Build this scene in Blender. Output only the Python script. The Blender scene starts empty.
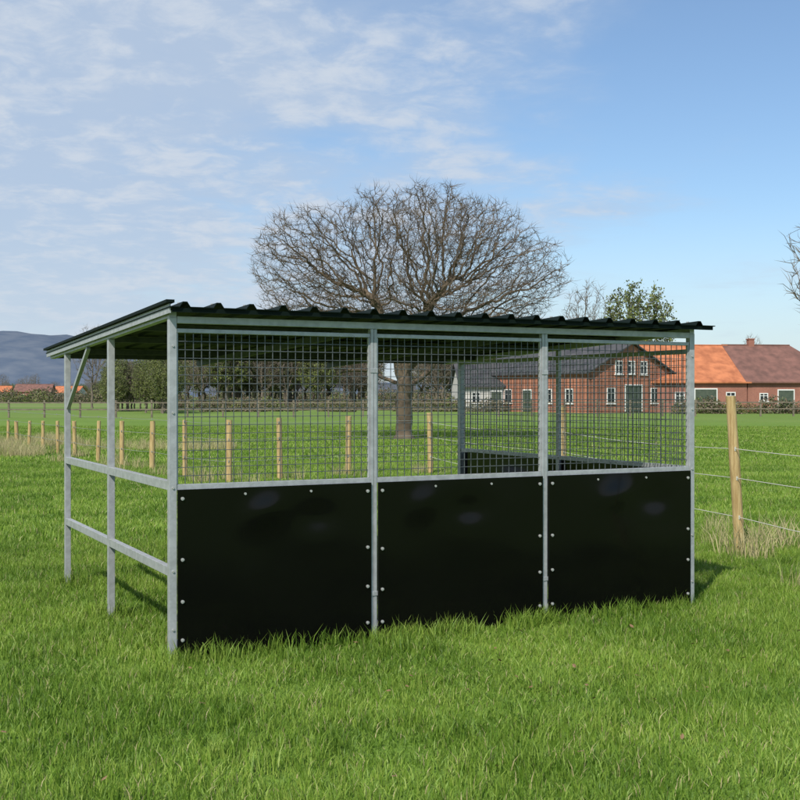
import bpy, math, random
import numpy as np
from mathutils import Vector, Matrix
random.seed(3)
S=bpy.context.scene
COL=S.collection
F=1155.0; HC=1.6; HY=396.0

# ---------------------------------------------------------------- helpers
class MB:
    def __init__(s): s.v=[];s.f=[];s.m=[];s.sm=[]
    def add(s,vs,fs,mi=0,smooth=False):
        o=len(s.v); s.v.extend([tuple(p) for p in vs])
        for f in fs:
            s.f.append(tuple(i+o for i in f)); s.m.append(mi); s.sm.append(smooth)
    def box(s,a,b,mi=0):
        x0,y0,z0=a;x1,y1,z1=b
        s.add([(x0,y0,z0),(x1,y0,z0),(x1,y1,z0),(x0,y1,z0),(x0,y0,z1),(x1,y0,z1),(x1,y1,z1),(x0,y1,z1)],
              [(0,3,2,1),(4,5,6,7),(0,1,5,4),(1,2,6,5),(2,3,7,6),(3,0,4,7)],mi)
    def beam(s,a,b,w,h,mi=0,up=(0,0,1)):
        a=Vector(a);b=Vector(b);d=(b-a).normalized();u=Vector(up)
        if abs(d.dot(u))>0.98:u=Vector((0,1,0))
        r=d.cross(u).normalized();u=r.cross(d).normalized()
        vs=[]
        for p in (a,b):
            for sx,sy in((-1,-1),(1,-1),(1,1),(-1,1)):
                vs.append(p+r*(w/2*sx)+u*(h/2*sy))
        s.add(vs,[(0,1,2,3),(7,6,5,4),(0,4,5,1),(1,5,6,2),(2,6,7,3),(3,7,4,0)],mi)
    def cyl(s,a,b,r0,r1,n=10,mi=0,smooth=True,cap=True):
        a=Vector(a);b=Vector(b);d=(b-a).normalized()
        u=Vector((0,0,1)) if abs(d.z)<0.9 else Vector((1,0,0))
        e=d.cross(u).normalized();g=d.cross(e).normalized()
        vs=[]
        for p,r in((a,r0),(b,r1)):
            for i in range(n):
                t=2*math.pi*i/n; vs.append(p+e*(r*math.cos(t))+g*(r*math.sin(t)))
        s.add(vs,[(i,(i+1)%n,n+(i+1)%n,n+i) for i in range(n)],mi,smooth)
        if cap: s.add(vs,[tuple(range(n))[::-1],tuple(range(n,2*n))],mi)
    def obj(s,name,mats,parent=None,link=True):
        me=bpy.data.meshes.new(name); me.from_pydata(s.v,[],s.f)
        for m in mats: me.materials.append(m)
        me.polygons.foreach_set("material_index",s.m)
        me.polygons.foreach_set("use_smooth",s.sm)
        me.update()
        o=bpy.data.objects.new(name,me)
        if link: COL.objects.link(o)
        if parent: o.parent=parent
        return o
def empty(name,loc=(0,0,0),rz=0):
    e=bpy.data.objects.new(name,None); COL.objects.link(e); e.location=loc; e.rotation_euler=(0,0,rz); e.empty_display_size=.3
    return e
def px(x,d): return (x-400)/F*d
def hz(y,d): return HC+(HY-y)*d/F

def mat(name,c1,c2=None,rough=.6,metal=0,scale=5,bump=0,bscale=40,spec=.5,detail=6,stretch=None,trans=0,world=0):
    m=bpy.data.materials.new(name); m.use_nodes=True
    nt=m.node_tree; N=nt.nodes; L=nt.links
    b=N["Principled BSDF"]; out=N["Material Output"]
    b.inputs["Roughness"].default_value=rough; b.inputs["Metallic"].default_value=metal
    b.inputs["Specular IOR Level"].default_value=spec
    tc=N.new("ShaderNodeTexCoord"); vec=tc.outputs["Object"]
    if stretch:
        mp=N.new("ShaderNodeMapping"); mp.inputs["Scale"].default_value=stretch; L.new(vec,mp.inputs[0]); vec=mp.outputs[0]
    colout=None
    if c2:
        n=N.new("ShaderNodeTexNoise"); n.inputs["Scale"].default_value=scale; n.inputs["Detail"].default_value=detail
        L.new(vec,n.inputs["Vector"])
        r=N.new("ShaderNodeValToRGB"); r.color_ramp.elements[0].position=.35; r.color_ramp.elements[1].position=.65
        r.color_ramp.elements[0].color=(*c1,1); r.color_ramp.elements[1].color=(*c2,1)
        fac=n.outputs["Fac"]
        if world:
            ge=N.new("ShaderNodeNewGeometry"); nw=N.new("ShaderNodeTexNoise"); nw.inputs["Scale"].default_value=world; nw.inputs["Detail"].default_value=5
            L.new(ge.outputs["Position"],nw.inputs["Vector"])
            mx=N.new("ShaderNodeMath"); mx.operation='MULTIPLY_ADD'; L.new(nw.outputs["Fac"],mx.inputs[0]); mx.inputs[1].default_value=1.5
            ad=N.new("ShaderNodeMath"); ad.operation='MULTIPLY_ADD'; L.new(fac,ad.inputs[0]); ad.inputs[1].default_value=.55; ad.inputs[2].default_value=-.525
            L.new(ad.outputs[0],mx.inputs[2]); fac=mx.outputs[0]
        L.new(fac,r.inputs[0]); L.new(r.outputs[0],b.inputs["Base Color"]); colout=r.outputs[0]
    else: b.inputs["Base Color"].default_value=(*c1,1)
    if bump:
        n2=N.new("ShaderNodeTexNoise"); n2.inputs["Scale"].default_value=bscale; n2.inputs["Detail"].default_value=4
        L.new(vec,n2.inputs["Vector"]); bp=N.new("ShaderNodeBump"); bp.inputs["Strength"].default_value=bump; bp.inputs["Distance"].default_value=.02
        L.new(n2.outputs["Fac"],bp.inputs["Height"]); L.new(bp.outputs[0],b.inputs["Normal"])
    if trans:
        t=N.new("ShaderNodeBsdfTranslucent"); mix=N.new("ShaderNodeMixShader"); mix.inputs[0].default_value=trans
        if colout: L.new(colout,t.inputs[0])
        else: t.inputs[0].default_value=(*c1,1)
        L.new(b.outputs[0],mix.inputs[1]); L.new(t.outputs[0],mix.inputs[2]); L.new(mix.outputs[0],out.inputs[0])
    return m

galv=mat("galvanised_steel",(.36,.375,.38),(.46,.475,.485),rough=.45,metal=.3,scale=22,bump=.05,bscale=60)
galvu=mat("galvanised_steel_shaded",(.07,.08,.08),(.11,.12,.12),rough=.6,metal=.2,scale=20,spec=.3)  # same steel for the purlins, under-roof shade darkened into its colour
galvd=mat("mesh_wire_steel",(.08,.09,.095),(.15,.165,.17),rough=.5,metal=.4,scale=30)
boltm=mat("bolt_zinc",(.5,.5,.48),rough=.4,metal=.5)
roofm=mat("roof_sheet_green",(.003,.008,.006),(.005,.011,.008),rough=.6,scale=6,spec=.12)
woodpost=mat("fence_wood",(.34,.23,.09),(.52,.39,.18),rough=.8,scale=6,stretch=(8,8,.8),bump=.3,bscale=12)
tape=mat("fence_tape",(.5,.5,.42),rough=.6)
bark=mat("bark",(.075,.055,.035),(.155,.115,.075),rough=.9,scale=2)
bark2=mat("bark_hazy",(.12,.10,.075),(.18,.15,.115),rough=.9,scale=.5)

blk=bpy.data.materials.new("black_hdpe"); blk.use_nodes=True
nt=blk.node_tree; b=nt.nodes["Principled BSDF"]
b.inputs["Base Color"].default_value=(.0028,.0028,.003,1); b.inputs["Specular IOR Level"].default_value=.24
tc=nt.nodes.new("ShaderNodeTexCoord"); n=nt.nodes.new("ShaderNodeTexNoise"); n.inputs["Scale"].default_value=5; n.inputs["Detail"].default_value=8
nt.links.new(tc.outputs["Object"],n.inputs["Vector"])
mr=nt.nodes.new("ShaderNodeMapRange"); mr.inputs[3].default_value=.04; mr.inputs[4].default_value=.2
nt.links.new(n.outputs["Fac"],mr.inputs[0]); nt.links.new(mr.outputs[0],b.inputs["Roughness"])

# ---------------------------------------------------------------- world
SUN_EL=46; SUNV=Vector((-.38,-.92,0)).normalized()
W=bpy.data.worlds.new("World"); S.world=W; W.use_nodes=True
nt=W.node_tree; N=nt.nodes; L=nt.links; bg=N["Background"]; bg.inputs[1].default_value=.13
sky=N.new("ShaderNodeTexSky"); sky.sky_type='NISHITA'; sky.sun_disc=False
sky.sun_elevation=math.radians(SUN_EL); sky.sun_rotation=math.atan2(SUNV.x,SUNV.y)%(2*math.pi)
sky.air_density=1.0; sky.dust_density=.6; sky.ozone_density=2.2
tc=N.new("ShaderNodeTexCoord"); sp=N.new("ShaderNodeSeparateXYZ"); L.new(tc.outputs["Generated"],sp.inputs[0])
def M(op,a,b=None,c=None,clamp=False):
    m=N.new("ShaderNodeMath"); m.operation=op; m.use_clamp=clamp
    for i,v in enumerate((a,b,c)):
        if v is None: continue
        if isinstance(v,(int,float)): m.inputs[i].default_value=v
        else: L.new(v,m.inputs[i])
    return m.outputs[0]
def wn(sc,det,rough,dist,vec):
    n=N.new("ShaderNodeTexNoise"); n.inputs["Scale"].default_value=sc; n.inputs["Detail"].default_value=det; n.inputs["Roughness"].default_value=rough; n.inputs["Distortion"].default_value=dist
    L.new(vec,n.inputs["Vector"]); return n.outputs["Fac"]
def smooth(v,a,b_,lo,hi):
    m=N.new("ShaderNodeMapRange"); m.interpolation_type='SMOOTHSTEP'; L.new(v,m.inputs[0])
    for i,q in zip((1,2,3,4),(a,b_,lo,hi)): m.inputs[i].default_value=q
    return m.outputs[0]
zz=M('ADD',M('MAXIMUM',sp.outputs[2],0),.16)
cb=N.new("ShaderNodeCombineXYZ"); L.new(M('DIVIDE',sp.outputs[0],zz),cb.inputs[0]); L.new(M('DIVIDE',sp.outputs[1],zz),cb.inputs[1])
V_=cb.outputs[0]
n1=wn(.9,7,.55,.5,V_); n2=wn(3.0,9,.6,.3,V_); n3=wn(10,6,.6,.4,V_)
west=M('MULTIPLY_ADD',sp.outputs[0],-.75,.05)
dens=M('ADD',M('ADD',M('MULTIPLY',n1,.95),M('MULTIPLY',n2,.5)),west)
veil=smooth(dens,.54,.96,.08,.86)
puff=M('MULTIPLY',smooth(M('ADD',M('MULTIPLY',n2,.5),M('MULTIPLY',n3,.5)),.45,.63,0,.8),smooth(dens,.60,.86,0,1))
def mixw(f,a,bb):
    m=N.new("ShaderNodeMix"); m.data_type='RGBA'; L.new(f,m.inputs[0])
    for i,q in ((6,a),(7,bb)):
        if isinstance(q,tuple): m.inputs[i].default_value=(*q,1)
        else: L.new(q,m.inputs[i])
    return m.outputs[2]
tint=N.new("ShaderNodeMix"); tint.data_type='RGBA'; tint.blend_type='MULTIPLY'; tint.inputs[0].default_value=1
L.new(sky.outputs[0],tint.inputs[6]); tint.inputs[7].default_value=(.92,1.03,1.10,1)
c=mixw(veil,tint.outputs[2],(3.7,4.5,5.7))
c=mixw(puff,c,(4.9,5.4,6.1))
haze=smooth(sp.outputs[2],0.0,.17,.6,0)
c=mixw(haze,c,(4.7,5.4,6.1))
L.new(c,bg.inputs[0])
sl=bpy.data.lights.new("sun","SUN"); sl.energy=4.7; sl.angle=math.radians(.6); sl.color=(1,.95,.87)
so=bpy.data.objects.new("sun",sl); COL.objects.link(so)
ce=math.cos(math.radians(SUN_EL))
sv=Vector((SUNV.x*ce,SUNV.y*ce,math.sin(math.radians(SUN_EL))))
so.rotation_euler=(-sv).to_track_quat('-Z','Y').to_euler(); so.location=(-20,-20,30)

# ---------------------------------------------------------------- ground
gm=bpy.data.materials.new("ground_grass"); gm.use_nodes=True
nt=gm.node_tree; N=nt.nodes; L=nt.links; b=N["Principled BSDF"]; b.inputs["Roughness"].default_value=.9; b.inputs["Specular IOR Level"].default_value=.1
tc=N.new("ShaderNodeTexCoord")
def noise(sc,det=5,stretch=None):
    n=N.new("ShaderNodeTexNoise"); n.inputs["Scale"].default_value=sc; n.inputs["Detail"].default_value=det
    v=tc.outputs["Object"]
    if stretch:
        mp=N.new("ShaderNodeMapping"); mp.inputs["Scale"].default_value=stretch; L.new(v,mp.inputs[0]); v=mp.outputs[0]
    L.new(v,n.inputs["Vector"]); return n.outputs["Fac"]
def ramp(f,els):
    r=N.new("ShaderNodeValToRGB")
    while len(r.color_ramp.elements)<len(els): r.color_ramp.elements.new(.5)
    for e,(p,c) in zip(r.color_ramp.elements,els): e.position=p; e.color=(*c,1)
    L.new(f,r.inputs[0]); return r.outputs[0]
def mixc(f,a,bb):
    m=N.new("ShaderNodeMix"); m.data_type='RGBA'
    L.new(f,m.inputs[0]) if not isinstance(f,float) else setattr(m.inputs[0],'default_value',f)
    L.new(a,m.inputs[6]); L.new(bb,m.inputs[7]); return m.outputs[2]
fine=ramp(noise(9,8),[(.3,(.085,.155,.022)),(.7,(.16,.26,.04))])
big=ramp(noise(.10,6),[(.35,(.115,.20,.032)),(.65,(.18,.27,.055))])
col=mixc(.55,fine,big)
strip=ramp(noise(.02,3,(.25,1,1)),[(.4,(.13,.20,.05)),(.55,(.17,.23,.065)),(.68,(.24,.22,.12))])
spx=N.new("ShaderNodeSeparateXYZ"); L.new(tc.outputs["Object"],spx.inputs[0])
mr=N.new("ShaderNodeMapRange"); L.new(spx.outputs[1],mr.inputs[0]); mr.inputs[1].default_value=60; mr.inputs[2].default_value=140
col=mixc(mr.outputs[0],col,strip)
L.new(col,b.inputs["Base Color"])
bp=N.new("ShaderNodeBump"); bp.inputs["Strength"].default_value=.8; bp.inputs["Distance"].default_value=.05
L.new(noise(14,8),bp.inputs["Height"]); L.new(bp.outputs[0],b.inputs["Normal"])
g=MB(); R=6000; g.add([(-R,-R,0),(R,-R,0),(R,R,0),(-R,R,0)],[(0,1,2,3)]); g.obj("ground",[gm])

# ---------------------------------------------------------------- scatter (geometry nodes)
def scatter(name,pts,objs,smin,smax,tilt=0.0,seed=1,grid=False):
    c=bpy.data.collections.new(name+"_parts")
    for o in objs:
        if o.name not in c.objects: c.objects.link(o)
    me=bpy.data.meshes.new(name); me.from_pydata([tuple(p) for p in pts],[],[])
    o=bpy.data.objects.new(name,me); COL.objects.link(o)
    ng=bpy.data.node_groups.new(name,"GeometryNodeTree")
    ng.interface.new_socket("Geometry",in_out='INPUT',socket_type='NodeSocketGeometry')
    ng.interface.new_socket("Geometry",in_out='OUTPUT',socket_type='NodeSocketGeometry')
    n=ng.nodes; l=ng.links
    gi=n.new("NodeGroupInput"); go=n.new("NodeGroupOutput")
    ci=n.new("GeometryNodeCollectionInfo"); ci.inputs[0].default_value=c; ci.inputs[1].default_value=True; ci.inputs[2].default_value=True
    ip=n.new("GeometryNodeInstanceOnPoints"); ip.inputs["Pick Instance"].default_value=True
    if grid:
        ri=n.new("FunctionNodeRandomValue"); ri.data_type='INT'; ri.inputs[4].default_value=0; ri.inputs[5].default_value=3; ri.inputs["Seed"].default_value=seed
        mu=n.new("ShaderNodeMath"); mu.operation='MULTIPLY'; mu.inputs[1].default_value=math.pi/2; l.new(ri.outputs[2],mu.inputs[0])
        cz=n.new("ShaderNodeCombineXYZ"); l.new(mu.outputs[0],cz.inputs[2]); l.new(cz.outputs[0],ip.inputs["Rotation"])
        rs=n.new("FunctionNodeRandomValue"); rs.data_type='FLOAT'; rs.inputs[2].default_value=smin; rs.inputs[3].default_value=smax; rs.inputs["Seed"].default_value=seed+7
        cs=n.new("ShaderNodeCombineXYZ"); cs.inputs[0].default_value=1; cs.inputs[1].default_value=1; l.new(rs.outputs[1],cs.inputs[2]); l.new(cs.outputs[0],ip.inputs["Scale"])
    else:
        rv=n.new("FunctionNodeRandomValue"); rv.data_type='FLOAT_VECTOR'; rv.inputs[0].default_value=(-tilt,-tilt,0); rv.inputs[1].default_value=(tilt,tilt,6.283); rv.inputs["Seed"].default_value=seed
        rs=n.new("FunctionNodeRandomValue"); rs.data_type='FLOAT'; rs.inputs[2].default_value=smin; rs.inputs[3].default_value=smax; rs.inputs["Seed"].default_value=seed+7
        l.new(rv.outputs[0],ip.inputs["Rotation"]); l.new(rs.outputs[1],ip.inputs["Scale"])
    l.new(gi.outputs[0],ip.inputs["Points"]); l.new(ci.outputs[0],ip.inputs["Instance"])
    l.new(ip.outputs[0],go.inputs[0])
    md=o.modifiers.new("scatter","NODES"); md.node_group=ng
    return o
def blade(m,x,y,h,w,lean,mi):
    d=random.random()*6.283; ln=h*random.uniform(.1,lean); f=random.random()*6.283
    wx,wy=w*math.cos(f)/2,w*math.sin(f)/2; dx,dy=math.cos(d),math.sin(d); vs=[]
    for (s_,hh,ww) in ((0,0,1),(.3,.55,.8)):
        cx_,cy_=x+dx*ln*s_,y+dy*ln*s_
        vs+=[(cx_-wx*ww,cy_-wy*ww,h*hh),(cx_+wx*ww,cy_+wy*ww,h*hh)]
    vs.append((x+dx*ln,y+dy*ln,h*random.uniform(.85,1)))
    m.add(vs,[(0,1,3,2),(2,3,4)],mi,True)
def patch(name,size,nb,h0,h1,w,mats,wt,lean=.8,clumps=8):
    m=MB(); hs=size/2*1.03
    cl=[(random.uniform(-hs,hs),random.uniform(-hs,hs),random.uniform(.08,.2)*size,random.uniform(-.35,.5)) for _ in range(clumps)]
    for i in range(nb):
        x,y=random.uniform(-hs,hs),random.uniform(-hs,hs)
        k=1
        for cx_,cy_,cr,ca in cl:
            k+=ca*math.exp(-((x-cx_)**2+(y-cy_)**2)/(cr*cr))
        blade(m,x,y,random.uniform(h0,h1)*max(.5,k),w*random.uniform(.7,1.3),lean,random.choices(range(len(mats)),weights=wt)[0])
    return m.obj(name,mats,link=False)
def tuft(name,nb,rad,h0,h1,w,mats,lean=.5):
    m=MB()
    for i in range(nb):
        r=rad*math.sqrt(random.random()); a=random.random()*6.283
        blade(m,r*math.cos(a),r*math.sin(a),random.uniform(h0,h1),w,lean,random.randrange(len(mats)))
    return m.obj(name,mats,link=False)
g1=mat("grass_blade",(.095,.185,.018),(.195,.32,.038),rough=.5,spec=.3,scale=25,trans=.25,world=.8)
g2=mat("grass_blade_light",(.19,.30,.04),(.30,.40,.075),rough=.5,spec=.3,scale=25,trans=.25,world=.8)
g3=mat("grass_blade_dry",(.36,.32,.15),(.50,.44,.23),rough=.7,scale=3,trans=.2)
pn=[patch("grass_patch",.5,1250,.03,.072,.0048,[g1,g2,g3],[58,38,4]) for i in range(7)]
pm=[patch("grass_patch_mid",1.0,1200,.035,.08,.009,[g1,g2,g3],[58,38,4],clumps=14) for i in range(5)]
pf_=[patch("grass_patch_far",2.0,1300,.04,.10,.018,[g1,g2,g3],[58,38,4],clumps=22) for i in range(3)]
def gridpts(d0,d1,size,extra):
    pts=[]; d=d0
    while d<d1-.01:
        w=.36*(d+size)+extra; k=math.ceil(w/size)
        for i in range(-k,k+1): pts.append((i*size,d+size/2,random.uniform(-.004,.004)))
        d+=size
    return pts
scatter("grass",gridpts(3.5,12.5,.5,1.0),pn,.75,1.25,seed=1,grid=True)
scatter("grass",gridpts(12.5,27.5,1.0,1.0),pm,.8,1.25,seed=2,grid=True)
scatter("grass",gridpts(27.5,59.5,2.0,1.0),pf_,.8,1.2,seed=3,grid=True)
GR=math.atan2(.455,.89); OX,OY=-1.366,6.92
tt=[tuft("grass_tuft",38,.07,.07,.15,.005,[g1,g2],.6) for _ in range(3)]
ux,uy=math.cos(GR),math.sin(GR); pts=[]
for i in range(150):
    s_=random.uniform(-.05,4.05); o_=random.gauss(-.05,.05); pts.append((OX+ux*s_-uy*o_,OY+uy*s_+ux*o_,0))
for t in(1.575,3.15):
    for k in range(8): pts.append((OX-uy*t+random.gauss(0,.06),OY+ux*t+random.gauss(0,.06),0))
for i in range(230):
    d=random.uniform(4.5,20); pts.append((random.uniform(-.38,.38)*d,d,0))
# longer unmown strip below the fence on the right
for i in range(420):
    t=random.random(); d=7+t*12; fx=4.75-(d-6.9)*.255
    pts.append((fx+random.gauss(.25,.45),d,0))
scatter("grass_tufts",pts,tt,.6,1.25,.12,4)
lm=mat("dead_leaf",(.16,.09,.04),(.26,.17,.09),rough=.8,scale=30)
lf=MB(); lf.add([(-.02,0,.0),(-.008,-.011,.004),(.012,-.010,.003),(.024,0,.008),(.010,.011,.004),(-.009,.010,.005)],[(0,1,2,3,4,5)]); lfo=lf.obj("leaf",[lm],link=False)
pts=[(random.gauss(.25,1.3),random.uniform(4.6,8),random.uniform(.03,.055)) for _ in range(60)]
scatter("fallen_leaves",pts,[lfo],.5,1.0,.6,6)

# ---------------------------------------------------------------- shelter
SH=empty("horse_shelter",(OX,OY,0),GR)
WD=4.0; DP=3.15; DPR=3.45
PW=.046
fr=MB()
xs=[0,WD/3,2*WD/3,WD]
def rz(t): return 2.118-.036*t
for i,x in enumerate(xs):
    if i in(0,3):
        fr.box((x-PW/2,-PW/2,0),(x+PW/2,PW/2,2.07))
    else:
        fr.box((x-.0225,-.021,.0),(x-.0015,.021,2.035)); fr.box((x+.0015,-.021,.0),(x+.0225,.021,2.035))
        for z in (.3,1.75): fr.box((x-.026,-.025,z),(x+.026,-.0212,z+.03))
ZM=1.035
for i in range(3):
    a=xs[i]+.024; b_=xs[i+1]-.024
    fr.box((a,-.018,ZM),(b_,.018,ZM+.034))
    fr.box((a,-.018,.10),(b_,.018,.135))
    fr.box((a,-.016,1.980),(b_,.016,2.005))
    fr.box((a,-.012,ZM+.035),(a+.010,.012,1.979)); fr.box((b_-.010,-.012,ZM+.035),(b_,.012,1.979))
fr.box((.025,-.0235,2.036),(WD-.025,.0235,2.078))
fr.box((-.023,DP/2-.023,0),(.023,DP/2+.023,rz(DP/2)-.052))
fr.box((-.023,DP-.023,0),(.023,DP+.023,rz(DP)-.052))
for z in(.52,1.035):
    fr.box((-.022,.025,z),(.018,DP/2-.025,z+.055)); fr.box((-.022,DP/2+.025,z),(.018,DP-.025,z+.055))
fr.beam((0,-.02,rz(0)-.028),(0,3.80,rz(3.80)-.028),.045,.045)
fr.beam((.0,DP-.03,1.50),(.0,DP/2+.75,rz(2.3)-.06),.03,.03)
fr.box((WD-.023,DPR-.023,0),(WD+.023,DPR+.023,rz(DPR)-.052))
fr.box((WD-.018,DPR/2-.018,0),(WD+.018,DPR/2+.018,rz(DPR/2)-.052))
fr.beam((WD,-.02,rz(0)-.028),(WD,3.80,rz(3.80)-.028),.045,.045)
for z in(ZM,1.92):
    fr.box((WD-.017,.025,z),(WD+.017,DPR/2-.019,z+.034)); fr.box((WD-.017,DPR/2+.019,z),(WD+.017,DPR-.025,z+.034))
ob=fr.obj("frame",[galv],SH)
bv=ob.modifiers.new("bevel","BEVEL"); bv.width=.003; bv.segments=2; bv.limit_method='ANGLE'
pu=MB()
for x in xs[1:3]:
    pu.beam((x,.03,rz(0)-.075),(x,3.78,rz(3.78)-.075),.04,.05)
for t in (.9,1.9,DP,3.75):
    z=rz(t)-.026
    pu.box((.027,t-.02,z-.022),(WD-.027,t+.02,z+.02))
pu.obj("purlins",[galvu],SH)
fl=MB()
fl.beam((-.040,-.10,rz(-.10)-.004),(-.040,3.86,rz(3.86)-.004),.010,.055)
fl.obj("roof_trim",[galv],SH)
f2=MB(); f2.beam((-.046,-.13,rz(-.13)+.036),(-.046,3.87,rz(3.87)+.036),.05,.018); f2.obj("roof_edge_cap",[roofm],SH)
me_=MB()
def grid(p0,ax,w,z0,z1,cell=.051,t=.0042):
    n=round(w/cell); c=w/n
    for i in range(1,n):
        q=Vector(p0)+Vector(ax)*(c*i); me_.beam((q.x,q.y,z0),(q.x,q.y,z1),t,t)
    k=round((z1-z0)/cell); cz=(z1-z0)/k
    off=Vector((ax[1],-ax[0],0))*t*.8
    for j in range(1,k):
        z=z0+cz*j; a=Vector(p0)+off; b2=a+Vector(ax)*w; me_.beam((a.x,a.y,z),(b2.x,b2.y,z),t,t)
for i in range(3):
    grid((xs[i]+.03,0,0),(1,0,0),WD/3-.06,ZM+.034,1.980)
grid((WD,.03,0),(0,1,0),DPR/2-.05,ZM+.034,1.92); grid((WD,DPR/2+.02,0),(0,1,0),DPR/2-.05,ZM+.034,1.92)
me_.obj("wire_mesh",[galvd],SH)
def panel(name,p0,ax,w,z0,z1,nrm,ph):
    m=MB(); nx,nz=64,48; th=.01; ax=Vector(ax);nrm=Vector(nrm); vs=[]
    def bul(u,v):
        e=math.sin(math.pi*u)*math.sin(math.pi*min(1,v))
        w1=.008*e*math.sin(4.1*u+3.0*v+ph)
        uc=.34+.12*math.sin(ph*2)
        # buckles hanging from the top row of screws
        g1_=math.exp(-((u-uc-.25*(v-.85))**2/.010+(v-.84)**2/.010))-.8*math.exp(-((u-uc-.30)**2/.012+(v-.80)**2/.008))
        return w1+.015*g1_*math.sin(math.pi*u)
    for s_ in(0,1):
        for j in range(nz+1):
            for i in range(nx+1):
                u=i/nx;v=j/nz
                p=Vector(p0)+ax*(w*u)+nrm*(bul(u,v)+(th if s_==0 else 0)); vs.append((p.x,p.y,z0+(z1-z0)*v))
    fs=[]; K=(nx+1)*(nz+1)
    for j in range(nz):
        for i in range(nx):
            a=j*(nx+1)+i; fs.append((a,a+1,a+nx+2,a+nx+1)); fs.append((K+a+nx+1,K+a+nx+2,K+a+1,K+a))
    m.add(vs,fs,0,True)
    e=[]
    for i in range(nx): a=nz*(nx+1)+i; e.append((a,a+1,K+a+1,K+a)); e.append((i+1,i,K+i,K+i+1))
    for j in range(nz):
        a=j*(nx+1); e.append((a,a+nx+1,K+a+nx+1,K+a)); a+=nx; e.append((a+nx+1,a,K+a,K+a+nx+1))
    m.add(vs,e,0)
    return m.obj(name,[blk],SH)
bo=MB()
for i in range(3):
    a=xs[i]+.025; w=WD/3-.050
    panel(f"panel_{i+1}",(a,-.025,0),(1,0,0),w,.03,ZM+.004,(0,-1,0),i*1.7+.4)
    for x in(a+.028,a+w-.028):
        for z in(.12,.36,.62,.985):
            z+=random.uniform(-.02,.02) if z<.9 else 0
            bo.cyl((x,-.043,z),(x,-.028,z),.011,.011,10); bo.cyl((x,-.048,z),(x,-.043,z),.006,.006,6)
    for k in(.33,.67):
        x=a+w*k; bo.cyl((x,-.041,1.0),(x,-.026,1.0),.008,.008,8)
panel("side_panel",(WD+.021,.03,0),(0,1,0),DPR-.06,.03,ZM-.002,(1,0,0),.9)
for x in (0,WD):
    for z in(.2,.55,1.05,1.5,1.9):
        bo.cyl((x,-.030,z),(x,-.0225,z),.007,.007,8)
bo.obj("bolts",[boltm],SH)
rf=MB(); prof=[]; pitch=.207; x=-.05; X1=WD+.13
while x<X1-.001:
    for dx,dz in((0,0),(.060,0),(.080,.030),(.106,.030),(.126,0)):
        if x+dx<=X1: prof.append((x+dx,dz))
    x+=pitch
prof.append((X1,0))
t0,t1=-.13,3.87; n=len(prof); vs=[]
for th in(0.0,.006):
    for t in(t0,t1):
        for (x,dz) in prof: vs.append((x,t,rz(t)+dz+th))
fs=[]
for i in range(n-1):
    fs+=[(i,i+1,n+i+1,n+i)[::-1],(2*n+i,2*n+i+1,3*n+i+1,3*n+i),(i,i+1,2*n+i+1,2*n+i),(n+i,n+i+1,3*n+i+1,3*n+i)[::-1]]
fs+=[(0,n,3*n,2*n),(n-1,2*n-1,4*n-1,3*n-1)]
rf.add(vs,fs)
rf.box((-.03,-.115,rz(0)-.022),(WD+.12,-.105,rz(0)+.003))
rf.obj("roof_sheet",[roofm],SH)
rbolt=MB()
for i in range(20):
    x=-.05+pitch*i+.093
    for t in(0,1.9,3.75): rbolt.cyl((x,t,rz(t)+.035),(x,t,rz(t)+.044),.010,.010,8)
rbolt.obj("roof_screws",[boltm],SH)

# ---------------------------------------------------------------- fences
def fence(name,pts,hs,rad,wires,wr=.006,lean=.03,mats=(woodpost,tape)):
    e=empty(name); m=MB(); w=MB(); tops=[]
    for (x,y),h in zip(pts,hs):
        lx,ly=random.uniform(-lean,lean)*h,random.uniform(-lean,lean)*h
        if h>1.5: lx=-.10
        n=10; segs=5; vs=[]; fs=[]
        rr=rad*random.uniform(.85,1.15)
        for k in range(segs+1):
            t=k/segs; r=rr*(1+.06*random.uniform(-1,1)-.08*t)
            for i in range(n):
                a=6.283*i/n; vs.append((x+lx*t+r*math.cos(a),y+ly*t+r*math.sin(a),h*t+(random.uniform(-.008,.008) if k==segs else 0)))
        for k in range(segs):
            for i in range(n): fs.append((k*n+i,k*n+(i+1)%n,(k+1)*n+(i+1)%n,(k+1)*n+i))
        m.add(vs,fs,0,True); m.add(vs[-n:],[tuple(range(n))],0)
        tops.append((x,y,lx,ly,h,rad))
    for k in range(len(tops)-1):
        A=tops[k];B=tops[k+1]
        for z in wires:
            pa=Vector((A[0]+A[2]*z/A[4],A[1]+A[3]*z/A[4]-A[5]-.005,z)); pb=Vector((B[0]+B[2]*z/B[4],B[1]+B[3]*z/B[4]-B[5]-.005,z))
            L_=(pb-pa).length; ns=6; prev=pa; sg=random.uniform(.003,.010)
            for j in range(1,ns+1):
                t=j/ns; q=pa.lerp(pb,t); q.z-=sg*L_*4*t*(1-t)
                w.cyl(prev,q,wr,wr,5,0,True,False); prev=q
    for A in tops:
        for z in wires:
            p=Vector((A[0]+A[2]*z/A[4],A[1]+A[3]*z/A[4]-A[5],z)); w.cyl(p+Vector((0,.0,-.02)),p+Vector((0,0,.02)),.010,.010,6)
    m.obj("posts",[mats[0]],e); w.obj("wires",[mats[1]],e); return e
fence("post_and_wire_fence",[(4.75,6.9),(3.49,11.85),(2.45,17.3),(.63,23.6)],[1.5,1.60,1.46,1.25],.050,(.36,.76,1.06),.0042)
pp=[(.63,23.9,1.25)]
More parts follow.
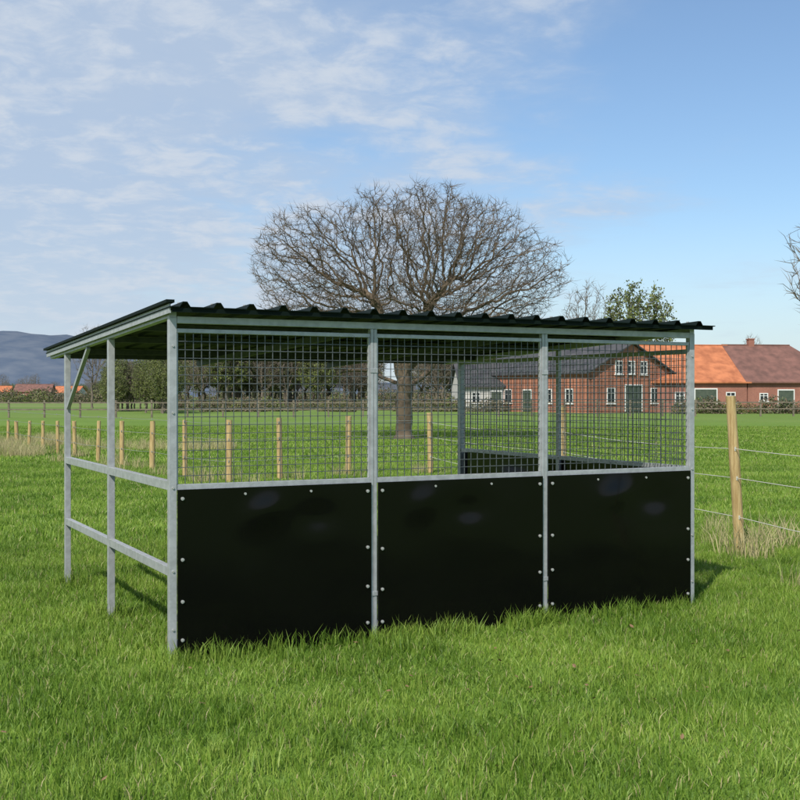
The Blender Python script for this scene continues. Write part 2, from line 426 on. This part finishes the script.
for x_,yb,yt in((348,476,417),(280,480,418),(229,483,420),(185,477,420),(152,470,421),(122,466,421),(98,462.5,421),(75,458,421),(58,454.5,421),(43,451.5,421),(29,449,421),(17,446,421),(8,444,420),(-20,441,419)):
    d=HC*F/(yb-HY); pp.append((px(x_,d),d,(yb-yt)*d/F))
wire2=mat("fence_wire",(.25,.26,.24),rough=.5)
fence("post_and_wire_fence",[(a,b_) for a,b_,c in pp[1:]],[c for a,b_,c in pp[1:]],.058,(.4,.8,1.1),.004,mats=(woodpost,wire2))
fence("post_and_wire_fence",[(.63,23.9),(-1.03,23.1)],[1.25,1.2],.058,(.4,.8,1.1),.004,mats=(woodpost,wire2))
pf=MB(); dark=mat("weathered_wood",(.12,.10,.075),(.20,.17,.12),rough=.9,scale=3)
xx=-60
pr=None
while xx<70:
    y=88+3*math.sin(xx*.05); pf.box((xx-.06,y-.06,0),(xx+.06,y+.06,1.3))
    if pr:
        for z in(.6,1.1): pf.beam((pr[0],pr[1]-.08,z),(xx,y-.08,z),.03,.09)
    pr=(xx,y); xx+=2.6
pf.obj("rail_fence",[dark])
rt=[tuft("reed",60,.35,.25,.6,.012,[g3],.6),tuft("reed",45,.3,.2,.5,.012,[g3,g3,g2],.7)]
pts=[]
for i in range(420):
    x_=random.uniform(-60,80); yb=random.uniform(441,458) if x_<40 else random.uniform(440,447)
    d=HC*F/(yb-HY); pts.append((px(x_,d),d,0))
for i in range(14):
    pts.append((3.5+random.gauss(.35,.3),11.9+random.gauss(.3,.8),0))
for i in range(90):
    x_=random.uniform(80,240); d=HC*F/(random.uniform(446,452)-HY); pts.append((px(x_,d),d,0))
for a,b_,c in pp:
    for k in range(4): pts.append((a+random.gauss(0,.5),b_+random.gauss(0,.3),0))
scatter("dry_grass",pts,rt,.4,.8,.15,5)

# ---------------------------------------------------------------- trees
def sample_ell(n,ells,seed):
    r=np.random.default_rng(seed); out=[]
    vol=np.array([e[3]*e[4]*e[5] for e in ells]); cnt=(vol/vol.sum()*n).astype(int)
    for e,c in zip(ells,cnt):
        v=r.normal(size=(c,3)); v/=np.linalg.norm(v,axis=1)[:,None]; rad=r.random(c)**(1/2.6)
        out.append(v*rad[:,None]*np.array(e[3:6])+np.array(e[:3]))
    return np.vstack(out)
def grow(att,trunk,step,dk,iters,seed,jit=.18,up=.05,inert=.35,limbs=()):
    r=np.random.default_rng(seed)
    nodes=[np.array(p,float) for p in trunk]; par=[-1]+list(range(len(trunk)-1))
    for st,d,ln in limbs:
        p=st; d=np.array(d,float); d/=np.linalg.norm(d)
        for q in range(int(ln/step)):
            d=d+r.normal(size=3)*.16; d/=np.linalg.norm(d)
            nodes.append(nodes[p]+d*step); par.append(p); p=len(nodes)-1
    kids=[0]*len(nodes)
    for q in par:
        if q>=0: kids[q]+=1
    for q in range(len(trunk)-6): kids[q]=9
    P=np.array(nodes); D=np.linalg.norm(att[:,None]-P[None],axis=2); near=D.argmin(1); nd=D.min(1)
    alive=np.ones(len(att),bool)
    for it in range(iters):
        if alive.sum()<5: break
        ids=near[alive]; dirs=att[alive]-np.array(nodes)[ids]; dirs/=np.linalg.norm(dirs,axis=1)[:,None]+1e-9
        uq,inv=np.unique(ids,return_inverse=True); sm=np.zeros((len(uq),3)); np.add.at(sm,inv.ravel(),dirs)
        new=[]
        for k,u in enumerate(uq):
            if kids[u]>=3: continue
            d=sm[k]; d=d/(np.linalg.norm(d)+1e-9)
            if par[u]>=0:
                pd=nodes[u]-nodes[par[u]]; pd/=np.linalg.norm(pd)+1e-9; d=d+inert*pd
            d=d+r.normal(size=3)*jit+np.array([0,0,up]); d/=np.linalg.norm(d)
            kids[u]+=1; new.append((u,nodes[u]+d*step))
        if not new: break
        base=len(nodes)
        for u,p in new: nodes.append(p); par.append(u); kids.append(0)
        Q=np.array([p for _,p in new])
        ai=np.where(alive)[0]
        for c0 in range(0,len(Q),400):
            q=Q[c0:c0+400]; d2=np.linalg.norm(att[ai][:,None]-q[None],axis=2); mi=d2.argmin(1); mv=d2[np.arange(len(ai)),mi]
            bt=mv<nd[ai]; nd[ai[bt]]=mv[bt]; near[ai[bt]]=base+c0+mi[bt]
        kk=np.array(kids)
        alive&=~((nd<dk)|(kk[near]>=3))
    return np.array(nodes),np.array(par)
def tree_mesh(name,ells,natt,trunk,step,dk,iters,seed,tip,expo,mats,twigs=2,twl=.45,twr=.005,leaf=0,leafsz=.1,link=True,maxr=9,thinf=4.5,**kw):
    r=random.Random(seed)
    att=sample_ell(natt,ells,seed); P,par=grow(att,trunk,step,dk,iters,seed,**kw)
    n=len(P); rad=np.zeros(n); acc=np.zeros(n); best=np.full(n,-1)
    for i in range(n-1,-1,-1):
        rad[i]=tip if acc[i]==0 else acc[i]**(1/expo)
        if par[i]>=0: acc[par[i]]+=rad[i]**expo
    rad=np.minimum(rad,maxr)
    bestr=np.zeros(n)
    for i in range(1,n):
        p=par[i]
        if rad[i]>bestr[p]: bestr[p]=rad[i]; best[p]=i
    m=MB(); ring={}
    def mkring(pos,d,rr,ns):
        d=Vector(d).normalized(); u=Vector((.13,.98,.1)); e=d.cross(u)
        if e.length<.05: e=d.cross(Vector((1,0,0)))
        e.normalize(); g_=d.cross(e)
        o=len(m.v)
        for k in range(ns):
            a=6.283*k/ns; q=e*(rr*math.cos(a))+g_*(rr*math.sin(a)); m.v.append((pos[0]+q.x,pos[1]+q.y,pos[2]+q.z))
        return o
    for i in range(1,n):
        p=par[i]; d=P[i]-P[p]; rr=rad[i]; ns=8 if rr>.08 else (5 if rr>.025 else 3)
        if p in ring and best[p]==i and ring[p][1]==ns: o=ring[p][0]
        else:
            r0=rr*1.05 if p>0 else rr*1.5
            o=mkring(P[p],d,r0,ns)
        o2=mkring(P[i],d,rr,ns)
        ring[i]=(o2,ns)
        for k in range(ns):
            m.f.append((o+k,o+(k+1)%ns,o2+(k+1)%ns,o2+k)); m.m.append(0); m.sm.append(True)
    thin=[i for i in range(1,n) if rad[i]<tip*thinf]
    for i in thin:
        d0=P[i]-P[par[i]]; d0/=np.linalg.norm(d0)
        for k in range(twigs):
            d=Vector(d0)+Vector((r.gauss(0,.7),r.gauss(0,.7),r.gauss(.1,.6))); d.normalize()
            l=twl*r.uniform(.3,1.2); a=Vector(P[i]); b_=a+d*l; s1=Vector((r.gauss(0,1),r.gauss(0,1),r.gauss(0,1))).cross(d).normalized()*twr; s2=s1.cross(d)
            mid=a.lerp(b_,.55)+Vector((r.gauss(0,.09),r.gauss(0,.09),r.gauss(0,.09)))*l
            m.add([a+s1,a+s2,a-s1-s2,mid+s1*.7,mid+s2*.7,mid-(s1+s2)*.7,b_],[(0,1,4,3),(1,2,5,4),(2,0,3,5),(3,4,6),(4,5,6),(5,3,6)],0)
            for q in range(leaf):
                c=a.lerp(b_,r.random())+Vector((r.gauss(0,.12),r.gauss(0,.12),r.gauss(0,.12))); e1=Vector((r.gauss(0,1),r.gauss(0,1),r.gauss(0,1))).normalized()*leafsz*r.uniform(.5,1.2)
                e2=e1.cross(Vector((r.gauss(0,1),r.gauss(0,1),r.gauss(0,1)))).normalized()*leafsz*.6
                m.add([c-e1,c-e2,c+e1,c+e2],[(0,1,2,3)],1+ (r.random()<.4))
    o=m.obj(name,mats,link=link); print(name,n,len(m.v)); return o
leafA=mat("spring_leaf",(.12,.16,.03),(.21,.24,.06),rough=.6,scale=.6,trans=.2)
leafB=mat("spring_leaf_dark",(.07,.09,.03),(.11,.13,.045),rough=.6,scale=.6,trans=.2)
def trunkline(h,n,wob,seed):
    r=random.Random(seed); return [(r.uniform(-wob,wob)*k/n,r.uniform(-wob,wob)*k/n,h*k/n) for k in range(n+1)]
D=42
k=D/F
ells=[(1.0,0,HC+(396-250)*k,2.9,3.0,(250-183)*k),(-3.5,.3,HC+(396-262)*k,2.2,2.4,2.15),(4.1,-.2,HC+(396-275)*k,1.9,2.3,1.75),(0,0,HC+(396-305)*k,5.4,3.6,1.45),(-1.0,0,HC+(396-225)*k,1.5,2.2,1.3),(2.8,0,HC+(396-235)*k,1.7,2.2,1.4)]
limbs=[(9,(-1,.1,.42),3.0),(10,(-.62,-.5,.9),2.9),(12,(-.12,.3,1),3.2),(11,(.4,-.35,.9),3.0),(9,(1,.25,.5),3.2),(10,(-.2,.95,.55),2.0),(11,(.8,-.1,.8),2.6)]
oak=tree_mesh("oak_tree",ells,8500,trunkline(2.6,12,.08,4),.17,.23,170,12,.0085,2.12,[bark],twigs=4,twl=.42,twr=.0052,maxr=.37,thinf=3.6,jit=.38,up=.02,inert=.22,limbs=limbs)
oak.location=(px(404,D),D,0)
tb=[]
for sd,w_,h_ in((21,2.8,3.6),(22,3.4,3.3),(23,2.2,4.0)):
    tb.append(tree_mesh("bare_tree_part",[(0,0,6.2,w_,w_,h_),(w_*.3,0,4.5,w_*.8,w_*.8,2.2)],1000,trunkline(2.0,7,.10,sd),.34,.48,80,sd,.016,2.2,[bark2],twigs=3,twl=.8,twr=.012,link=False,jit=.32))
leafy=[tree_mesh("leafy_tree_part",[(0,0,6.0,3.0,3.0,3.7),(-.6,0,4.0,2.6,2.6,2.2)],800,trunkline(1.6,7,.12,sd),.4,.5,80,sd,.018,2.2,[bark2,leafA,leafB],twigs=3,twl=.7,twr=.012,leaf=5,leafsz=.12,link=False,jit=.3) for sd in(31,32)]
def place(name,src,x,d,h,w=1.0,rot=0):
    o=bpy.data.objects.new(name,src.data); COL.objects.link(o); s=h/9.9; o.location=(px(x,d),d,0); o.scale=(s*w,s*w,s); o.rotation_euler=(0,0,rot); return o
place("leafy_tree",leafy[0],637,150,hz(277,150),.92,1)
place("bare_tree",tb[0],588,165,hz(278,165),.76,2)
place("bare_tree",tb[1],92,150,hz(321,150),.7,.4)
place("bare_tree",tb[1],868,44,hz(168,44),.90,.9)
place("bare_tree",tb[2],752,160,hz(335,160),.8,.9)
pts=[]
for i in range(70):
    x_=random.uniform(165,372); d=random.uniform(150,190); pts.append((px(x_,d),d,0))
for i in range(26):
    x_=random.uniform(415,545); d=random.uniform(150,190); pts.append((px(x_,d),d,0))
scatter("tree_row",pts,tb+leafy[:1],.95,1.35,.03,9)
pts=[]
for i in range(26):
    x_=random.uniform(112,172); d=random.uniform(105,140); pts.append((px(x_,d),d,0))
scatter("tree_row",pts,leafy+tb[:1],.45,.66,.03,10)
pts=[]
for i in range(30):
    x_=random.uniform(-30,112); d=random.uniform(420,520); pts.append((px(x_,d),d,0))
scatter("tree_row",pts,leafy+tb[:2],.45,.85,.03,15)
def hedge_part(seed,mats):
    r=random.Random(seed); m=MB()
    for i in range(900):
        a=r.random()*6.283; q=r.random()**.5; c=Vector((q*math.cos(a)*2.6,q*math.sin(a)*1.6,r.random()**1.3*2.4*(1-.6*q*q)))
        e1=Vector((r.gauss(0,1),r.gauss(0,1),r.gauss(0,1))).normalized()*r.uniform(.08,.2); e2=e1.cross(Vector((r.gauss(0,1),r.gauss(0,1),r.gauss(0,1)))).normalized()*.1
        m.add([c-e1,c-e2,c+e1,c+e2],[(0,1,2,3)],int(r.random()*len(mats)))
    return m.obj("hedge_part",mats,link=False)
hb=mat("hedge_brown",(.12,.09,.06),(.19,.15,.10),rough=.9,scale=.5)
hp=[hedge_part(1,[leafB,hb]),hedge_part(2,[leafB,leafA,hb]),hedge_part(3,[hb,hb,leafB])]
pts=[]
for i in range(240):
    d=random.uniform(260,330); pts.append((random.uniform(-170,140),d,0))
scatter("hedgerow",pts,hp,.9,1.7,.03,12)
pts=[]
for i in range(100):
    x_=random.uniform(165,560); d=random.uniform(115,140); pts.append((px(x_,d),d,0))
for i in range(14):
    x_=random.uniform(680,840); d=random.uniform(103,107); pts.append((px(x_,d),d,0))
scatter("hedgerow",pts,hp,.35,.75,.03,13)
pts=[]
for i in range(240):
    d=random.uniform(600,750); pts.append((random.uniform(-420,420),d,0))
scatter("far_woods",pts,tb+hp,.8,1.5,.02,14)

# ---------------------------------------------------------------- hill
hm=mat("hill_forest_haze",(.085,.115,.165),(.135,.16,.20),rough=1,scale=.02,detail=12,spec=0,bump=1,bscale=.05)  # bluish aerial haze is painted into the forest's base colour
hl=MB(); nx,ny=300,18; vs=[]
D0=2600
def ridge(x):
    p=400+x/D0*F
    base=[(-2500,50),(-1200,58),(-500,64),(-200,60),(0,63),(30,64),(62,62),(90,58),(120,50),(160,38),(230,24),(400,13),(700,9),(1100,11),(2400,7)]
    for (a,ha),(b_,hb_) in zip(base,base[1:]):
        if a<=p<=b_:
            t=(p-a)/(b_-a); t=t*t*(3-2*t); return (ha+(hb_-ha)*t)*D0/F
    return 10
for j in range(ny+1):
    for i in range(nx+1):
        x=-4500+9000*i/nx; t=j/ny; h=ridge(x)*math.sin(t*math.pi)**.8 if 0<t<1 else -1
        h*=1+.03*math.sin(x*.013+j)+.02*math.sin(x*.031+j*2)
        vs.append((x,D0-700+1400*t,h+random.uniform(-2.2,2.2)))
fs=[(j*(nx+1)+i,j*(nx+1)+i+1,(j+1)*(nx+1)+i+1,(j+1)*(nx+1)+i) for j in range(ny) for i in range(nx)]
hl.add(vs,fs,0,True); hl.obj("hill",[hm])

# ---------------------------------------------------------------- buildings
def brickmat(name,c1,c2,mortar):
    m=bpy.data.materials.new(name); m.use_nodes=True; nt=m.node_tree; N=nt.nodes; L=nt.links; b=N["Principled BSDF"]; b.inputs["Roughness"].default_value=.9
    tc=N.new("ShaderNodeTexCoord"); sp=N.new("ShaderNodeSeparateXYZ"); L.new(tc.outputs["Object"],sp.inputs[0])
    ad=N.new("ShaderNodeMath"); L.new(sp.outputs[0],ad.inputs[0]); L.new(sp.outputs[1],ad.inputs[1])
    cb=N.new("ShaderNodeCombineXYZ"); L.new(ad.outputs[0],cb.inputs[0]); L.new(sp.outputs[2],cb.inputs[1])
    br=N.new("ShaderNodeTexBrick"); br.inputs["Scale"].default_value=4; br.inputs["Color1"].default_value=(*c1,1); br.inputs["Color2"].default_value=(*c2,1); br.inputs["Mortar"].default_value=(*mortar,1); br.inputs["Mortar Size"].default_value=.012
    L.new(cb.outputs[0],br.inputs[0])
    n=N.new("ShaderNodeTexNoise"); n.inputs["Scale"].default_value=.6; n.inputs["Detail"].default_value=6; L.new(tc.outputs["Object"],n.inputs["Vector"])
    mr=N.new("ShaderNodeMapRange"); mr.inputs[3].default_value=.6; mr.inputs[4].default_value=1.35; L.new(n.outputs["Fac"],mr.inputs[0])
    sc=N.new("ShaderNodeVectorMath"); sc.operation='SCALE'; L.new(br.outputs[0],sc.inputs[0]); L.new(mr.outputs[0],sc.inputs[3]); L.new(sc.outputs[0],b.inputs["Base Color"])
    return m
brick=brickmat("brick",(.42,.155,.09),(.34,.12,.07),(.36,.27,.2))
brick2=brickmat("brick_barn",(.36,.14,.095),(.29,.11,.08),(.32,.25,.19))
plaster=mat("plaster",(.5,.48,.44),(.6,.58,.54),rough=.9,scale=2)
tiles_o=mat("roof_tile_orange",(.34,.11,.045),(.54,.19,.08),rough=.8,scale=1.2,bump=.6,bscale=6,detail=9)
tiles_b=mat("roof_tile_brown",(.13,.065,.05),(.22,.105,.08),rough=.8,scale=1.2,bump=.6,bscale=6,detail=9)
tiles_d=mat("roof_tile_dark",(.035,.035,.04),(.075,.072,.073),rough=.7,scale=1.2,bump=.6,bscale=6,detail=9)
white=mat("white_paint",(.75,.75,.72),rough=.5)
glass=mat("window_glass",(.02,.025,.03),rough=.1)
door=mat("barn_door",(.05,.07,.05),(.08,.10,.07),rough=.7,scale=3)
def house(name,origin,rot,Lx,Wy,eh,rh,wall,roof,wins,hipR=0,chim=None,hipL=0):
    e=empty(name,(origin[0],origin[1],0),rot)
    w=MB(); c=Wy/2
    V=[(0,0,0),(Lx,0,0),(Lx,Wy,0),(0,Wy,0),(0,0,eh),(Lx,0,eh),(Lx,Wy,eh),(0,Wy,eh),(0,c,rh-.05),(Lx,c,rh-.05)]
    fs=[(0,1,5,4),(2,3,7,6)]
    fs.append((3,0,4,8,7) if not hipL else (3,0,4,7)); fs.append((1,2,6,9,5) if not hipR else (1,2,6,5))
    w.add(V,fs); w.obj("walls",[wall],e)
    r=MB(); ov=.35; sl=(rh-eh)/c; ez=eh-ov*sl; th=.14
    a0=-ov; a1=Lx+ov; r0=hipL if hipL else -ov; r1=Lx-hipR if hipR else Lx+ov
    top=[(a0,-ov,ez),(a1,-ov,ez),(r1,c,rh),(r0,c,rh),(a0,Wy+ov,ez),(a1,Wy+ov,ez)]
    vs=[(x,y,z+th) for x,y,z in top]+top
    f=[(0,1,2,3),(3,2,5,4),(9,8,7,6),(10,11,8,9),(0,6,7,1),(5,11,10,4)]
    if hipR: f+=[(1,5,2),(1,7,11,5)]
    else: f+=[(1,7,8,2),(2,8,11,5)]
    if hipL: f+=[(0,3,4),(0,4,10,6)]
    else: f+=[(0,3,9,6),(3,4,10,9)]
    r.add(vs,f); r.box((r0,c-.12,rh+th-.03),(r1,c+.12,rh+th+.06)); r.obj("roof",[roof],e)
    wf=MB(); wg=MB(); wd=MB()
    for (face,u,z,ww,hh,kind) in wins:
        def T(a,o,zz):
            if face=='F': return (a,-o,zz)
            if face=='L': return (-o,a,zz)
            if face=='R': return (Lx+o,a,zz)
            if face=='B': return (a,Wy+o,zz)
        def bx(mb,a0,a1,z0,z1,o0,o1):
            p=T(a0,o0,z0);q=T(a1,o1,z1); mb.box(tuple(min(i,j) for i,j in zip(p,q)),tuple(max(i,j) for i,j in zip(p,q)))
        if kind=='w':
            t=.09; bx(wg,u+t,u+ww-t,z+t,z+hh-t,-.02,.02)
            bx(wf,u,u+t,z,z+hh,-.02,.06);bx(wf,u+ww-t,u+ww,z,z+hh,-.02,.06);bx(wf,u+t,u+ww-t,z,z+t,-.02,.06);bx(wf,u+t,u+ww-t,z+hh-t,z+hh,-.02,.06)
            bx(wf,u+ww/2-.035,u+ww/2+.035,z+t,z+hh-t,.021,.05); bx(wf,u+t,u+ww/2-.036,z+hh*.62,z+hh*.62+.05,.021,.045); bx(wf,u+ww/2+.036,u+ww-t,z+hh*.62,z+hh*.62+.05,.021,.045)
            bx(wf,u-.08,u+ww+.08,z-.10,z-.005,-.02,.12)
        else:
            bx(wd,u,u+ww,z,z+hh,-.02,.05); bx(wf,u-.1,u,z,z+hh,-.02,.08); bx(wf,u+ww,u+ww+.1,z,z+hh,-.02,.08); bx(wf,u-.1,u+ww+.1,z+hh+.002,z+hh+.12,-.02,.08)
    if wf.v: wf.obj("window_frames",[white],e)
    if wg.v: wg.obj("window_glass",[glass],e)
    if wd.v: wd.obj("doors",[door],e)
    if chim:
        cm=MB(); cm.box((chim[0],c-.3,rh-.6),(chim[0]+.6,c+.3,rh+.7)); cm.box((chim[0]-.06,c-.36,rh+.701),(chim[0]+.66,c+.36,rh+.8)); cm.obj("chimney",[wall],e)
    return e
th=math.radians(35)
wl=[('L',2.0,.9,1.1,1.5,'w'),('L',4.4,.1,2.2,2.5,'d'),('L',8.0,.9,1.1,1.5,'w'),('L',3.6,3.7,1.0,1.3,'w'),('L',5.3,3.7,1.0,1.3,'w'),('L',7.0,3.7,1.0,1.3,'w'),
    ('B',2,.9,1.1,1.4,'w'),('B',5,.9,1.1,1.4,'w'),('B',8,.05,1.2,2.1,'d'),('B',11,.9,1.1,1.4,'w'),('B',13.5,.9,1.1,1.4,'w')]
house("brick_farmhouse",(27.1,115),math.pi/2+th,17,11.5,3.85,6.7,brick,tiles_d,wl,chim=(9,))
ph=math.radians(8)
bx0=34.65-8.6*math.cos(ph); by0=115-8.6*math.sin(ph)
house("brick_barn",(bx0-1.5,by0-.2),ph,10.0,11,3.1,6.75,brick2,tiles_o,[('F',2.5,.9,1,1.1,'w'),('F',4.6,.05,2.2,2.2,'d'),('F',7.8,.9,1,1.1,'w')])
house("brick_barn",(34.65,115.02),ph,10.5,11,3.12,6.8,brick2,tiles_b,[('F',1.2,1.1,.9,.8,'w'),('F',3.2,.05,1.6,2.1,'d'),('F',6,1.1,.9,.8,'w'),('F',8,1.1,.9,.8,'w')],hipR=3.4,chim=(2.5,))
house("farm_outbuilding",(px(462,118),118),math.radians(6),8.5,7,2.7,5.0,plaster,tiles_d,[('F',1,.9,.9,1.1,'w'),('F',3,.05,1.1,2.0,'d'),('F',5.2,.9,.9,1.1,'w')])
house("brick_farmhouse",(px(14,360),360),math.radians(5),11,8,3.0,5.2,brick2,tiles_b,[('F',2,1,1,1.2,'w'),('F',5,1,1,1.2,'w'),('F',8,1,1,1.2,'w')])
house("brick_farmhouse",(px(52,390),390),math.radians(-8),9,8,2.8,4.8,plaster,tiles_o,[('F',2,1,1,1.2,'w'),('F',5,1,1,1.2,'w')])
house("brick_farmhouse",(px(-14,400),400),math.radians(12),8,7,2.8,5.0,brick2,tiles_o,[('F',2,1,1,1.2,'w')])

# ---------------------------------------------------------------- camera
cd=bpy.data.cameras.new("camera"); cd.sensor_width=36; cd.lens=F/800*36; cd.clip_end=20000; cd.clip_start=.05
co=bpy.data.objects.new("camera",cd); COL.objects.link(co); co.location=(0,0,HC)
co.rotation_euler=(math.pi/2-math.atan(4/F),0,0); S.camera=co
S.view_settings.view_transform='Standard'; S.view_settings.look='None'; S.view_settings.exposure=0
